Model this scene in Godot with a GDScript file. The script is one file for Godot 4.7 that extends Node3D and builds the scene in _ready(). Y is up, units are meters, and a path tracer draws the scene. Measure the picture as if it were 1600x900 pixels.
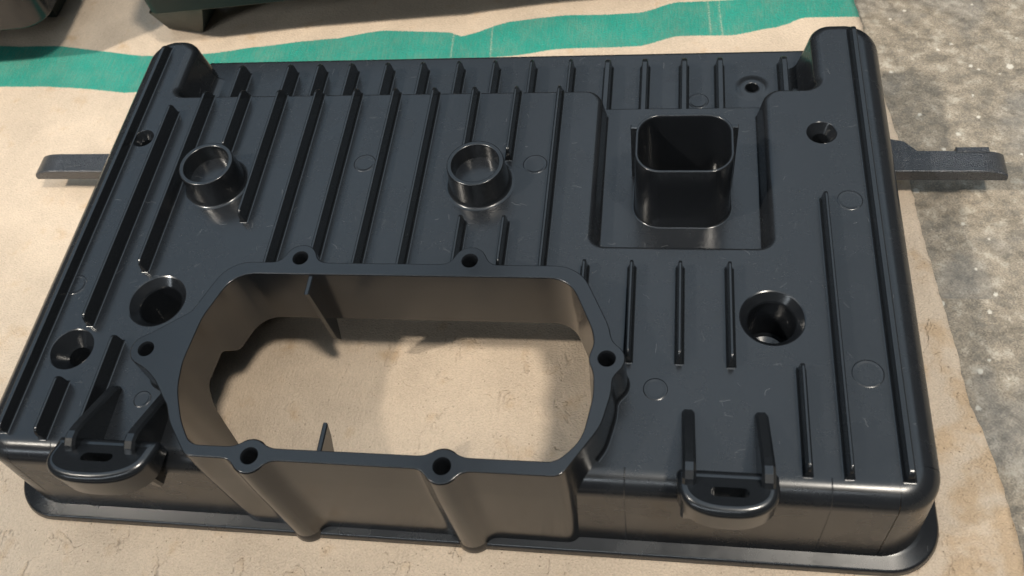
extends Node3D
# A black moulded plastic cover lying on printed kraft paper on a concrete floor.
# All shapes are laid out in millimetres: x right, z towards the viewer, y = 0 on the cover's top plate
# (50 mm above the paper); MB turns them into metres with the paper at world y = 0.

const LIFT := 50.0
var taken := {}
var M := {}
var rng := RandomNumberGenerator.new()


class MB:
	var v := PackedVector3Array()
	var n := PackedVector3Array()

	func p3(p: Vector3) -> Vector3:
		return Vector3(p.x, p.y + 50.0, p.z) * 0.001

	func tri(a: Vector3, b: Vector3, c: Vector3, na: Vector3, nb: Vector3, nc: Vector3) -> void:
		var x := (b - a).cross(c - a)
		if x.length_squared() < 1e-12:
			return
		if x.dot(na + nb + nc) > 0.0:
			v.append(p3(a)); v.append(p3(c)); v.append(p3(b))
			n.append(na); n.append(nc); n.append(nb)
		else:
			v.append(p3(a)); v.append(p3(b)); v.append(p3(c))
			n.append(na); n.append(nb); n.append(nc)

	func quad(a: Vector3, b: Vector3, c: Vector3, d: Vector3, na: Vector3, nb: Vector3, nc: Vector3, nd: Vector3) -> void:
		tri(a, b, c, na, nb, nc)
		tri(a, c, d, na, nc, nd)

	func flat(a: Vector3, b: Vector3, c: Vector3, d: Vector3, toward: Vector3) -> void:
		var m := (b - a).cross(c - a)
		if m.length_squared() < 1e-10:
			m = (c - a).cross(d - a)
		m = m.normalized()
		if m.dot(toward) < 0.0:
			m = -m
		quad(a, b, c, d, m, m, m, m)

	func poly(points: PackedVector2Array, y: float, up: float) -> void:
		var ids := Geometry2D.triangulate_polygon(points)
		var m := Vector3(0, up, 0)
		for i in range(0, ids.size(), 3):
			var a := points[ids[i]]
			var b := points[ids[i + 1]]
			var c := points[ids[i + 2]]
			tri(Vector3(a.x, y, a.y), Vector3(b.x, y, b.y), Vector3(c.x, y, c.y), m, m, m)

	# a flat region with holes, cut into slabs at the given x so that no slab keeps a hole in one piece
	func region(outer: PackedVector2Array, holes: Array, y: float, cuts: Array, up := 1.0) -> void:
		var xs := [-1000.0] + cuts + [1000.0]
		xs.sort()
		for k in xs.size() - 1:
			var slab := PackedVector2Array([Vector2(xs[k], -1000), Vector2(xs[k + 1], -1000), Vector2(xs[k + 1], 1000), Vector2(xs[k], 1000)])
			var pieces: Array = Geometry2D.intersect_polygons(outer, slab)
			for h in holes:
				var next := []
				for q in pieces:
					for r in Geometry2D.clip_polygons(q, h):
						if not Geometry2D.is_polygon_clockwise(r):
							next.append(r)
				pieces = next
			for q in pieces:
				poly(q, y, up)

	# a band along a loop: profile rows of [outward offset, y, normal outward, normal up]
	func band(loop: PackedVector2Array, profile: Array, closed := true) -> void:
		var nn := MB.normals(loop, closed)
		var count := loop.size() if closed else loop.size() - 1
		for i in count:
			var j := (i + 1) % loop.size()
			for k in profile.size() - 1:
				var s: Array = profile[k]
				var t: Array = profile[k + 1]
				quad(at(loop[i], nn[i], s), at(loop[j], nn[j], s), at(loop[j], nn[j], t), at(loop[i], nn[i], t), bend(nn[i], s), bend(nn[j], s), bend(nn[j], t), bend(nn[i], t))

	func at(p: Vector2, m: Vector2, s: Array) -> Vector3:
		return Vector3(p.x + m.x * s[0], s[1], p.y + m.y * s[0])

	func bend(m: Vector2, s: Array) -> Vector3:
		return Vector3(m.x * s[2], s[3], m.y * s[2]).normalized()

	# outward normals of a counter-clockwise loop (outwards of the area it encloses)
	static func normals(loop: PackedVector2Array, closed := true) -> PackedVector2Array:
		var out := PackedVector2Array()
		var c := loop.size()
		var s := -1.0 if Geometry2D.is_polygon_clockwise(loop) else 1.0
		for i in c:
			var a := loop[(i + c - 1) % c] if closed or i > 0 else loop[i]
			var b := loop[(i + 1) % c] if closed or i < c - 1 else loop[i]
			var d1 := (loop[i] - a).normalized()
			var d2 := (b - loop[i]).normalized()
			var d := d1 + d2
			if d.length() < 1e-6:
				d = d2 if d2.length() > 0.5 else d1
			d = d.normalized()
			out.append(Vector2(d.y, -d.x) * s)
		return out

	func box(lo: Vector3, hi: Vector3, b := 0.4) -> void:
		var c := PackedVector2Array([Vector2(lo.x, lo.z), Vector2(hi.x, lo.z), Vector2(hi.x, hi.z), Vector2(lo.x, hi.z)])
		prism(c, lo.y, hi.y, b)

	# an upright prism with bevelled top and bottom edges and flat sides
	func prism(c: PackedVector2Array, y0: float, y1: float, b := 0.4, smooth := false) -> void:
		if smooth:
			band(c, [[-b, y0, 0.0, -1.0], [0.0, y0 + b, 1.0, 0.0], [0.0, y1 - b, 1.0, 0.0], [-b, y1, 0.0, 1.0]])
		else:
			var nn := MB.corner_offsets(c)
			for i in c.size():
				var j := (i + 1) % c.size()
				var e := c[j] - c[i]
				var out := Vector3(e.y, 0, -e.x) * (-1.0 if Geometry2D.is_polygon_clockwise(c) else 1.0)
				var ai := c[i] - nn[i] * b
				var aj := c[j] - nn[j] * b
				flat(Vector3(c[i].x, y0 + b, c[i].y), Vector3(c[j].x, y0 + b, c[j].y), Vector3(c[j].x, y1 - b, c[j].y), Vector3(c[i].x, y1 - b, c[i].y), out)
				flat(Vector3(c[i].x, y1 - b, c[i].y), Vector3(c[j].x, y1 - b, c[j].y), Vector3(aj.x, y1, aj.y), Vector3(ai.x, y1, ai.y), out.normalized() + Vector3.UP)
				flat(Vector3(c[i].x, y0 + b, c[i].y), Vector3(c[j].x, y0 + b, c[j].y), Vector3(aj.x, y0, aj.y), Vector3(ai.x, y0, ai.y), out.normalized() + Vector3.DOWN)
		var top := PackedVector2Array()
		var mm := MB.normals(c) if smooth else MB.corner_offsets(c)
		for i in c.size():
			top.append(c[i] - mm[i] * b)
		poly(top, y1, 1.0)
		poly(top, y0, -1.0)

	static func corner_offsets(c: PackedVector2Array) -> PackedVector2Array:
		var nn := normals(c)
		var out := PackedVector2Array()
		for i in c.size():
			var e := (c[(i + 1) % c.size()] - c[i]).normalized()
			var s := -1.0 if Geometry2D.is_polygon_clockwise(c) else 1.0
			var m := Vector2(e.y, -e.x) * s
			out.append(nn[i] / maxf(0.3, nn[i].dot(m)))
		return out

	# an upright plate in the plane x = const, its outline given as (z, y)
	func plate_x(outline: PackedVector2Array, x: float, thick: float, b := 0.4) -> void:
		var k := outline.size()
		var off := MB.corner_offsets(outline)
		var s := -1.0 if Geometry2D.is_polygon_clockwise(outline) else 1.0
		var inner := PackedVector2Array()
		for i in k:
			inner.append(outline[i] - off[i] * b)
		var ids := Geometry2D.triangulate_polygon(inner)
		for side in [-1.0, 1.0]:
			var xs: float = x + side * thick * 0.5
			var m := Vector3(side, 0, 0)
			for i in range(0, ids.size(), 3):
				var t := []
				for j in 3:
					t.append(Vector3(xs, inner[ids[i + j]].y, inner[ids[i + j]].x))
				tri(t[0], t[1], t[2], m, m, m)
			for i in k:
				var j := (i + 1) % k
				var e := outline[j] - outline[i]
				var o := Vector3(0, -e.x * s, e.y * s).normalized()
				var xb: float = x + side * (thick * 0.5 - b)
				flat(Vector3(xs, inner[i].y, inner[i].x), Vector3(xs, inner[j].y, inner[j].x), Vector3(xb, outline[j].y, outline[j].x), Vector3(xb, outline[i].y, outline[i].x), o + m)
		for i in k:
			var j := (i + 1) % k
			var e := outline[j] - outline[i]
			var o := Vector3(0, -e.x * s, e.y * s)
			var x0 := x - thick * 0.5 + b
			var x1 := x + thick * 0.5 - b
			flat(Vector3(x0, outline[i].y, outline[i].x), Vector3(x1, outline[i].y, outline[i].x), Vector3(x1, outline[j].y, outline[j].x), Vector3(x0, outline[j].y, outline[j].x), o)

	func mesh() -> ArrayMesh:
		var a := []
		a.resize(Mesh.ARRAY_MAX)
		a[Mesh.ARRAY_VERTEX] = v
		a[Mesh.ARRAY_NORMAL] = n
		var m := ArrayMesh.new()
		m.add_surface_from_arrays(Mesh.PRIMITIVE_TRIANGLES, a)
		return m


# ---------------------------------------------------------------- helpers

func numbered(called: String) -> String:
	taken[called] = taken.get(called, -1) + 1
	return called if taken[called] == 0 else "%s_%03d" % [called, taken[called]]


func part(called: String, mb: MB, m: Material, parent: Node) -> MeshInstance3D:
	var o := MeshInstance3D.new()
	o.name = called
	o.mesh = mb.mesh()
	o.material_override = m
	o.cast_shadow = GeometryInstance3D.SHADOW_CASTING_SETTING_ON
	parent.add_child(o, true)
	return o


func thing(called: String, label: String, category: String, group := "") -> Node3D:
	var o := Node3D.new()
	o.name = numbered(called)
	add_child(o)
	o.set_meta("label", label)
	o.set_meta("category", category)
	if group:
		o.set_meta("group", group)
	return o


func circle(c: Vector2, r: float, k := 40) -> PackedVector2Array:
	var out := PackedVector2Array()
	for i in k:
		out.append(c + Vector2.from_angle(TAU * i / k) * r)
	return out


# rounds the corners of a polygon: rows of [x, z, radius]
func rounded(rows: Array, step := 0.16) -> PackedVector2Array:
	var out := PackedVector2Array()
	var c := rows.size()
	for i in c:
		var p := Vector2(rows[i][0], rows[i][1])
		var a := Vector2(rows[(i + c - 1) % c][0], rows[(i + c - 1) % c][1])
		var b := Vector2(rows[(i + 1) % c][0], rows[(i + 1) % c][1])
		for q in corner(a, p, b, rows[i][2], step):
			out.append(q)
	return out


func corner(a: Vector2, p: Vector2, b: Vector2, r: float, step := 0.16) -> PackedVector2Array:
	var out := PackedVector2Array()
	var u := (a - p).normalized()
	var w := (b - p).normalized()
	var ang := acos(clampf(u.dot(w), -1.0, 1.0))
	if r <= 0.01 or ang > PI - 0.02:
		out.append(p)
		return out
	var cut := minf(r / tan(ang * 0.5), minf(a.distance_to(p), b.distance_to(p)) * 0.49)
	var rr := cut * tan(ang * 0.5)
	var centre := p + (u + w).normalized() * (rr / sin(ang * 0.5))
	var s := p + u * cut - centre
	var turn := (p + w * cut - centre).angle_to(s)
	var k := maxi(2, int(ceil(absf(turn) / step)))
	for i in k + 1:
		out.append(centre + s.rotated(-turn * i / k))
	return out


func dense(loop: PackedVector2Array, most := 2.0) -> PackedVector2Array:
	var out := PackedVector2Array()
	for i in loop.size():
		var a := loop[i]
		var b := loop[(i + 1) % loop.size()]
		var k := maxi(1, int(ceil(a.distance_to(b) / most)))
		for j in k:
			out.append(a.lerp(b, float(j) / k))
	return out


func shifted(loop: PackedVector2Array, off: float) -> PackedVector2Array:
	var nn := MB.normals(loop)
	var out := PackedVector2Array()
	for i in loop.size():
		out.append(loop[i] + nn[i] * off)
	return out


func joined(a: PackedVector2Array, b: PackedVector2Array) -> PackedVector2Array:
	var best := PackedVector2Array()
	for q in Geometry2D.merge_polygons(a, b):
		if not Geometry2D.is_polygon_clockwise(q) and q.size() > best.size():
			best = q
	return best


func largest(list: Array) -> PackedVector2Array:
	var best := PackedVector2Array()
	for q in list:
		if q.size() > best.size():
			best = q
	return best


# the same loop with points at an even spacing, eased once so that its normals turn smoothly
func evenly(loop: PackedVector2Array, step: float) -> PackedVector2Array:
	var total := 0.0
	for i in loop.size():
		total += loop[i].distance_to(loop[(i + 1) % loop.size()])
	var count := int(total / step)
	var pts := PackedVector2Array()
	var i := 0
	var done := 0.0
	for k in count:
		var want := total * k / count
		while done + loop[i].distance_to(loop[(i + 1) % loop.size()]) < want:
			done += loop[i].distance_to(loop[(i + 1) % loop.size()])
			i += 1
		var a := loop[i]
		var b := loop[(i + 1) % loop.size()]
		pts.append(a.lerp(b, (want - done) / maxf(a.distance_to(b), 1e-6)))
	var out := PackedVector2Array()
	for k in count:
		out.append(pts[k] * 0.5 + (pts[(k + 1) % count] + pts[(k + count - 1) % count]) * 0.25)
	return out


func without(a: PackedVector2Array, b: PackedVector2Array) -> PackedVector2Array:
	var best := PackedVector2Array()
	for q in Geometry2D.clip_polygons(a, b):
		if not Geometry2D.is_polygon_clockwise(q) and q.size() > best.size():
			best = q
	return best


# ---------------------------------------------------------------- materials

func noise(freq: float, octaves: int, s: int) -> FastNoiseLite:
	var f := FastNoiseLite.new()
	f.seed = s
	f.noise_type = FastNoiseLite.TYPE_SIMPLEX_SMOOTH
	f.frequency = freq
	f.fractal_octaves = octaves
	return f


func plastic(colour: Color, rough: float, dust: bool, coat := 0.0) -> StandardMaterial3D:
	var m := StandardMaterial3D.new()
	m.albedo_color = colour.linear_to_srgb()
	if dust:
		m.albedo_color = Color.WHITE
		m.albedo_texture = dusty(colour)
	m.roughness = rough
	m.roughness_texture = M.mottle
	m.roughness_texture_channel = BaseMaterial3D.TEXTURE_CHANNEL_RED
	m.metallic_specular = 0.58
	m.clearcoat_enabled = coat > 0.0
	m.clearcoat = coat
	m.clearcoat_roughness = 0.3
	m.uv1_triplanar = true
	m.uv1_world_triplanar = true
	m.uv1_scale = Vector3.ONE * 6.0
	return m


# moulded black with a few pale specks of dust and lint
func dusty(colour: Color) -> ImageTexture:
	var size := 1024
	var im := Image.create(size, size, false, Image.FORMAT_RGB8)
	im.fill(colour.linear_to_srgb())
	var r := RandomNumberGenerator.new()
	r.seed = 77
	for i in 620:
		var p := Vector2(r.randf(), r.randf()) * size
		var d := Vector2.from_angle(r.randf() * TAU)
		var long := 1 if r.randf() < 0.84 else r.randi_range(4, 26)
		var tone := Color(0.10, 0.10, 0.098) * r.randf_range(0.25, 1.0)
		for k in long:
			d = d.rotated(r.randf_range(-0.25, 0.25))
			p += d
			im.set_pixel(posmod(int(p.x), size), posmod(int(p.y), size), (colour + tone).linear_to_srgb())
	return ImageTexture.create_from_image(im)


# gloss of handled plastic: rubbed patches, wiped streaks, fine grain
func gloss_map() -> ImageTexture:
	var size := 1024
	var a := noise(0.006, 4, 5)
	a.domain_warp_enabled = true
	a.domain_warp_amplitude = 40.0
	a.domain_warp_frequency = 0.01
	var big := a.get_seamless_image(size, size)
	var fine := noise(0.25, 2, 6).get_seamless_image(size, size)
	var b := noise(0.02, 3, 8)
	b.domain_warp_enabled = true
	b.domain_warp_amplitude = 60.0
	var smear := b.get_seamless_image(size, size)
	var im := Image.create(size, size, false, Image.FORMAT_RGB8)
	for y in size:
		for x in size:
			var t := 0.84 + 0.16 * smoothstep(0.35, 0.7, big.get_pixel(x, y).r) + 0.05 * (fine.get_pixel(x, y).r - 0.5)
			t -= 0.10 * smoothstep(0.62, 0.78, smear.get_pixel(x, (y * 2) % size).r)
			t = clampf(t, 0.0, 1.0)
			im.set_pixel(x, y, Color(t, t, t))
	return ImageTexture.create_from_image(im)


func make_materials() -> void:
	M.mottle = gloss_map()
	M.black = plastic(Color(0.0125, 0.0140, 0.0160), 0.29, true)
	M.rib = plastic(Color(0.0105, 0.0120, 0.0140), 0.25, false)
	M.gloss = plastic(Color(0.0095, 0.0108, 0.0128), 0.21, false)
	M.gloss.metallic_specular = 0.56
	M.dark = plastic(Color(0.009, 0.017, 0.0165), 0.48, true)
	M.dark.metallic_specular = 0.42
	M.hook = plastic(Color(0.03, 0.034, 0.041), 0.34, false, 0.5)
	var g := noise(0.10, 3, 9).get_seamless_image(512, 512)
	g.convert(Image.FORMAT_RGBA8)
	g.bump_map_to_normal_map(6.0)
	M.hook.normal_enabled = true
	M.hook.normal_texture = ImageTexture.create_from_image(g)
	M.hook.normal_scale = 1.6
	M.hook.uv1_scale = Vector3.ONE * 24.0
	M.paper = paper_material()
	M.concrete = concrete_material()
	M.lamp = StandardMaterial3D.new()
	M.lamp.albedo_color = Color(0.9, 0.9, 0.9)
	M.lamp.emission_enabled = true
	M.lamp.emission = Color(1.0, 0.96, 0.9)
	M.lamp.emission_energy_multiplier = 6.0
	M.housing = StandardMaterial3D.new()
	M.housing.albedo_color = Color(0.7, 0.7, 0.7)
	M.housing.roughness = 0.5


const PAPER_LO := Vector2(-460.0, -330.0)
const PAPER_SIZE := Vector2(680.0, 680.0)

func band_edge(x: float, rows: Array) -> float:
	for i in rows.size() - 1:
		if x <= rows[i + 1][0] or i == rows.size() - 2:
			var t: float = (x - rows[i][0]) / (rows[i + 1][0] - rows[i][0])
			t = clampf(t, -3.0, 1.0)
			var s := t if t < 0.0 else t * t * (3.0 - 2.0 * t) * 0.5 + t * 0.5
			return lerpf(rows[i][1], rows[i + 1][1], s)
	return 0.0


func paper_material() -> StandardMaterial3D:
	var size := 1536
	var fibre := noise(0.16, 3, 21)
	var streak := noise(0.05, 3, 22)
	var blotch := noise(0.006, 4, 23)
	var wear := noise(0.035, 4, 24)
	var high := [[-330, -168.5], [-282, -167.0], [-222, -155.5], [-179, -158.0], [-152, -161.3], [-106.5, -166.6], [-77, -172.5], [-39, -171.6], [-31, -168.0], [-3, -176.6], [33, -180.0], [68, -180.5], [89, -188.0], [120, -189.0], [150, -197.0], [185, -203.0]]
	var low := [[-330, -133.5], [-280, -132.7], [-222, -126.4], [-174, -134.0], [-120, -140.0], [-60, -146.0], [0, -149.5], [28, -154.0], [69, -155.7], [89, -161.8], [116, -161.8], [140, -167.1], [156, -173.6], [183, -174.2]]
	var ridge := noise(0.017, 3, 25)
	var grain := RandomNumberGenerator.new()
	grain.seed = 3
	var ridge2 := noise(0.045, 2, 26)
	var im := Image.create(size, size, false, Image.FORMAT_RGB8)
	var relief := Image.create(size, size, false, Image.FORMAT_RGBA8)
	var k := PAPER_SIZE.x / size
	for py in size:
		var z := PAPER_LO.y + (py + 0.5) * k
		for px in size:
			var x := PAPER_LO.x + (px + 0.5) * k
			if x > 222.0 or z > 190.0 or z < -250.0:
				continue
			var f := fibre.get_noise_2d(x * 9.0, z * 9.0)
			var s := streak.get_noise_2d(x * 14.0, z * 1.6)
			var w := wear.get_noise_2d(x * 1.3, z * 1.3)
			var t := 1.0 + 0.18 * f + 0.045 * s + 0.14 * blotch.get_noise_2d(x * 3.0, z * 3.0) + 0.06 * w + grain.randf_range(-0.07, 0.07)
			var c := Color(0.555, 0.450, 0.345) * t
			# creased, handled paper: towards the right edge and the front of the sheet
			var used := clampf(smoothstep(165.0, 205.0, x) * smoothstep(-70.0, 60.0, z) + 0.7 * smoothstep(60.0, 115.0, z) + 0.5 * smoothstep(-110.0, 0.0, x) * smoothstep(-10.0, 40.0, z) + 0.15, 0.0, 1.0)
			var r1 := absf(ridge.get_noise_2d(x * 1.5, z + 20.0 * w))
			var r2 := absf(ridge2.get_noise_2d(x * 1.9, z * 1.1))
			var line := (1.0 - smoothstep(0.0, 0.024, r1)) * smoothstep(-0.1, 0.25, w) + 0.7 * (1.0 - smoothstep(0.0, 0.035, r2)) * smoothstep(0.0, 0.3, w + 0.15 * s)
			line *= used
			c = c.lerp(Color(0.20, 0.135, 0.085), clampf(line * 0.32, 0.0, 0.5))
			c = c.lerp(Color(0.45, 0.32, 0.20) * t, 0.8 * smoothstep(-0.25, 0.45, w + 0.9 * smoothstep(165.0, 215.0, x) * smoothstep(-60.0, 100.0, z) - 0.45))
			var fleck := streak.get_noise_2d(x * 40.0 + 900.0, z * 40.0)
			if fleck > 0.62:
				c = c.lerp(Color(0.09, 0.07, 0.05), smoothstep(0.62, 0.74, fleck) * (0.35 + 0.6 * used))
			var hgt := 0.5 + 0.12 * f + 0.03 * s - 0.34 * clampf(line, 0.0, 1.0) + used * 0.30 * w
			if z < -115.0 and z > -215.0:
				var zu := band_edge(x, high) + 0.5 * f
				var zl := band_edge(x, low) + 0.5 * f
				var ink := smoothstep(zu - 0.25, zu + 0.25, z) * (1.0 - smoothstep(zl - 0.25, zl + 0.25, z))
				if ink > 0.0:
					var worn := 0.95 + 0.12 * f + 0.08 * s + 0.08 * w
					var crease := 0.0
					for cx in [-36.0, -13.5, 106.0, 112.0]:
						crease = maxf(crease, 1.0 - smoothstep(0.1, 0.8, absf(x - cx - 0.06 * (z + 170.0) + 0.5 * w)))
					ink *= clampf(worn - 0.45 * crease * clampf(0.6 + 2.0 * f, 0.0, 1.0), 0.0, 1.0)
					c = c.lerp(Color(0.022, 0.250, 0.192) * (t + 0.3 * f), ink)
			im.set_pixel(px, py, Color(clampf(c.r, 0, 1), clampf(c.g, 0, 1), clampf(c.b, 0, 1)).linear_to_srgb())
			relief.set_pixel(px, py, Color(hgt, hgt, hgt))
	relief.bump_map_to_normal_map(5.0)
	var m := StandardMaterial3D.new()
	m.albedo_texture = ImageTexture.create_from_image(im)
	m.roughness = 0.85
	m.metallic_specular = 0.35
	m.normal_enabled = true
	m.normal_texture = ImageTexture.create_from_image(relief)
	m.normal_scale = 1.0
	m.uv1_scale = Vector3.ONE
	return m


func concrete_material() -> StandardMaterial3D:
	var size := 1024
	var span := 500.0
	var a := noise(0.011, 5, 41)
	var b := noise(0.05, 4, 42)
	var c3 := noise(0.25, 2, 43)
	var cell := FastNoiseLite.new()
	cell.seed = 44
	cell.noise_type = FastNoiseLite.TYPE_CELLULAR
	cell.cellular_return_type = FastNoiseLite.RETURN_DISTANCE
	cell.frequency = 0.045
	cell.fractal_type = FastNoiseLite.FRACTAL_NONE
	var pick := noise(0.05, 1, 45)
	var im := Image.create(size, size, false, Image.FORMAT_RGB8)
	var r := RandomNumberGenerator.new()
	r.seed = 5
	for py in size:
		for px in size:
			var x := px * span / size
			var z := py * span / size
			var t := a.get_noise_2d(x * 2.2, z * 2.2)
			var u := b.get_noise_2d(x * 2.0, z * 2.0)
			var f := c3.get_noise_2d(x * 6.0, z * 6.0)
			var c := Color(0.262, 0.222, 0.170) * (1.0 + 0.18 * t + 0.16 * u + 0.5 * f + r.randf_range(-0.16, 0.16))
			var h := u + 0.35 * t + 0.35 * f
			c = c.lerp(Color(0.43, 0.385, 0.315) * (1.0 + 0.2 * f), 0.28 * smoothstep(0.22, 0.30, h))
			c = c.lerp(Color(0.50, 0.46, 0.385), 0.35 * smoothstep(0.46, 0.50, h))
			c = c.lerp(Color(0.16, 0.145, 0.12) * (1.0 + 0.3 * f), 0.5 * smoothstep(0.20, 0.30, -h))
			var grey := smoothstep(0.05, 0.35, a.get_noise_2d(x * 1.1 + 400.0, z * 1.1) + 0.15 * f)
			c = c.lerp(Color(0.225, 0.212, 0.19) * (1.0 + 0.25 * u + 0.35 * f), grey * 0.5)
			var scratch := absf(b.get_noise_2d(x * 0.35 + z * 0.2, z * 1.6 - x * 0.7))
			c = c.lerp(Color(0.42, 0.385, 0.33), 0.45 * (1.0 - smoothstep(0.0, 0.012, scratch)) * smoothstep(0.1, 0.4, t + 0.3 * f))
			var d := cell.get_noise_2d(x * 1.5, z * 1.5) + 1.0
			var on := pick.get_noise_2d(x * 1.2, z * 1.2)
			var rad := 0.035 + 0.10 * maxf(0.0, on) + 0.03 * u + 0.03 * f
			if on > 0.05:
				c = c.lerp(Color(0.62, 0.58, 0.50), 0.85 * (1.0 - smoothstep(rad * 0.7, rad, d)))
			im.set_pixel(px, py, Color(clampf(c.r, 0, 1), clampf(c.g, 0, 1), clampf(c.b, 0, 1)).linear_to_srgb())
	var m := StandardMaterial3D.new()
	m.albedo_texture = ImageTexture.create_from_image(im)
	m.roughness = 0.7
	m.uv1_triplanar = true
	m.uv1_world_triplanar = true
	m.uv1_scale = Vector3.ONE * 2.0
	m.normal_enabled = true
	var g := noise(0.06, 5, 51).get_seamless_image(512, 512)
	g.convert(Image.FORMAT_RGBA8)
	g.bump_map_to_normal_map(4.0)
	m.normal_texture = ImageTexture.create_from_image(g)
	m.normal_scale = 0.9
	return m


# ---------------------------------------------------------------- parts of the cover

# a moulded rib along z with rounded ends; ends: radius at the back and at the front end
func rib(parent: Node, x: float, z0: float, z1: float, base: float, high: float, top := 1.35, lean := 0.0, ends := Vector2(2.6, 2.6), called := "rib") -> void:
	var mb := MB.new()
	var zs := []
	for e in 2:
		for k in 6:
			var d: float = ends[e] * (1.0 - cos(PI * 0.5 * k / 5.0))
			zs.append([z0 + d, ends[0] - d] if e == 0 else [z1 - d, ends[1] - d])
	zs.sort_custom(func(a, b): return a[0] < b[0])
	var foot := top * 0.5 + 0.5
	var rows := []
	for s in zs:
		var r: float = ends[0] if s[0] < (z0 + z1) * 0.5 else ends[1]
		var h: float = high - r + sqrt(maxf(0.0, r * r - s[1] * s[1]))
		var slope: float = s[1] / r
		var up := Vector3(0, sqrt(maxf(0.0, 1.0 - slope * slope)), slope * (-1.0 if s[0] < (z0 + z1) * 0.5 else 1.0))
		var row := []
		for side in [-1.0, 1.0]:
			var m := Vector3(side, 0.06, 0)
			var pts := [
				[Vector3(x + side * (foot + 0.9), base + 0.02, s[0]), Vector3(side * 0.1, 1, 0)],
				[Vector3(x + side * (foot + 0.3), base + 0.22, s[0]), Vector3(side * 0.7, 0.7, 0)],
				[Vector3(x + side * foot, base + 0.9, s[0]), m],
				[Vector3(x + side * top * 0.5 + lean, base + h - 0.55, s[0]), m],
				[Vector3(x + side * (top * 0.5 - 0.16) + lean, base + h - 0.16, s[0]), m.normalized() + up],
				[Vector3(x + side * (top * 0.5 - 0.55) + lean, base + h, s[0]), up],
			]
			if side > 0:
				pts.reverse()
			row += pts
		rows.append(row)
	for i in rows.size() - 1:
		for k in 11:
			var a: Array = rows[i][k]
			var b: Array = rows[i][k + 1]
			var c: Array = rows[i + 1][k + 1]
			var d: Array = rows[i + 1][k]
			mb.quad(a[0], b[0], c[0], d[0], a[1].normalized(), b[1].normalized(), c[1].normalized(), d[1].normalized())
	for e in [0, rows.size() - 1]:
		var m := Vector3(0, 0.05, -1 if e == 0 else 1).normalized()
		var fan := m + Vector3.UP
		var row: Array = rows[e]
		var out := 0.9 * m.z
		for k in 5:
			mb.quad(row[k][0], row[11 - k][0], row[10 - k][0], row[k + 1][0], m, m, m, m)
		mb.quad(row[1][0], row[10][0], row[10][0] + Vector3(0, -0.2, out), row[1][0] + Vector3(0, -0.2, out), fan.normalized(), fan.normalized(), Vector3.UP, Vector3.UP)
	part(called, mb, M.rib, parent)


# a pocket below the surface: rows of [radius, y], open at the top
func pocket(parent: Node, called: String, c: Vector2, rows: Array, m: Material, floor_shift := Vector2.ZERO) -> MeshInstance3D:
	var mb := MB.new()
	var loop := circle(Vector2.ZERO, 1.0, 48)
	for i in loop.size():
		var j := (i + 1) % loop.size()
		for k in rows.size() - 1:
			var s: Array = rows[k]
			var t: Array = rows[k + 1]
			var dr: float = s[0] - t[0]
			var dy: float = s[1] - t[1]
			var m2 := Vector2(-dy, dr).normalized()
			var a: Vector2 = c + loop[i] * s[0]
			var b: Vector2 = c + loop[j] * s[0]
			var d: Vector2 = c + loop[i] * t[0] + floor_shift
			var e: Vector2 = c + loop[j] * t[0] + floor_shift
			var ni := Vector3(loop[i].x * m2.x, m2.y, loop[i].y * m2.x)
			var nj := Vector3(loop[j].x * m2.x, m2.y, loop[j].y * m2.x)
			mb.quad(Vector3(a.x, s[1], a.y), Vector3(b.x, s[1], b.y), Vector3(e.x, t[1], e.y), Vector3(d.x, t[1], d.y), ni, nj, nj, ni)
	var last: Array = rows[-1]
	mb.poly(circle(c + floor_shift, last[0], 48), last[1], 1.0)
	return part(called, mb, m, parent)


# the top plate's edge: rows of [x, z, radius, profile of the edge that leaves this corner]
# a profile is (top radius, run, depth, bottom radius)
func plate_edge(rows: Array) -> Array:
	var loop := PackedVector2Array()
	var params: Array[Vector4] = []
	var c := rows.size()
	for i in c:
		var p := Vector2(rows[i][0], rows[i][1])
		var a := Vector2(rows[(i + c - 1) % c][0], rows[(i + c - 1) % c][1])
		var b := Vector2(rows[(i + 1) % c][0], rows[(i + 1) % c][1])
		var arc := corner(a, p, b, rows[i][2], 0.12)
		for k in arc.size():
			loop.append(arc[k])
			var before: Vector4 = rows[(i + c - 1) % c][3]
			var after: Vector4 = rows[i][3]
			params.append(before.lerp(after, float(k) / maxi(1, arc.size() - 1)))
	return [loop, params]


func edge_point(p: Vector2, m: Vector2, q: Vector4, t: float) -> Array:
	# t 0..1 top round, 1..2 wall, 2..3 bottom round
	var lean := Vector2(q.z - q.x * 0.5, q.y - q.x).normalized()   # (down, out) along the wall
	var off := 0.0
	var down := 0.0
	var normal := Vector2(0, 1)
	var most := atan2(lean.x, lean.y)
	if t <= 1.0:
		var a := most * t
		off = q.x * sin(a)
		down = q.x * (1.0 - cos(a))
		normal = Vector2(sin(a), cos(a))
	else:
		var o1 := q.x * sin(most)
		var d1 := q.x * (1.0 - cos(most))
		var tb := q.w * tan(most * 0.5)
		var full := (q.z - d1) / maxf(sin(most), 0.05)
		var o2 := o1 + full * cos(most)
		var cut := minf(tb, full * 0.9)
		if t <= 2.0:
			var s := (t - 1.0) * (full - cut)
			off = o1 + s * cos(most)
			down = d1 + s * sin(most)
			normal = Vector2(sin(most), cos(most))
		else:
			var a := most * (3.0 - t)
			var rb := cut / tan(most * 0.5)
			off = o2 + cut - rb * sin(a)
			down = q.z - rb * (1.0 - cos(a))
			normal = Vector2(sin(a), cos(a))
	return [Vector3(p.x + m.x * off, -down, p.y + m.y * off), Vector3(m.x * normal.x, normal.y, m.y * normal.x).normalized()]


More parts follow.
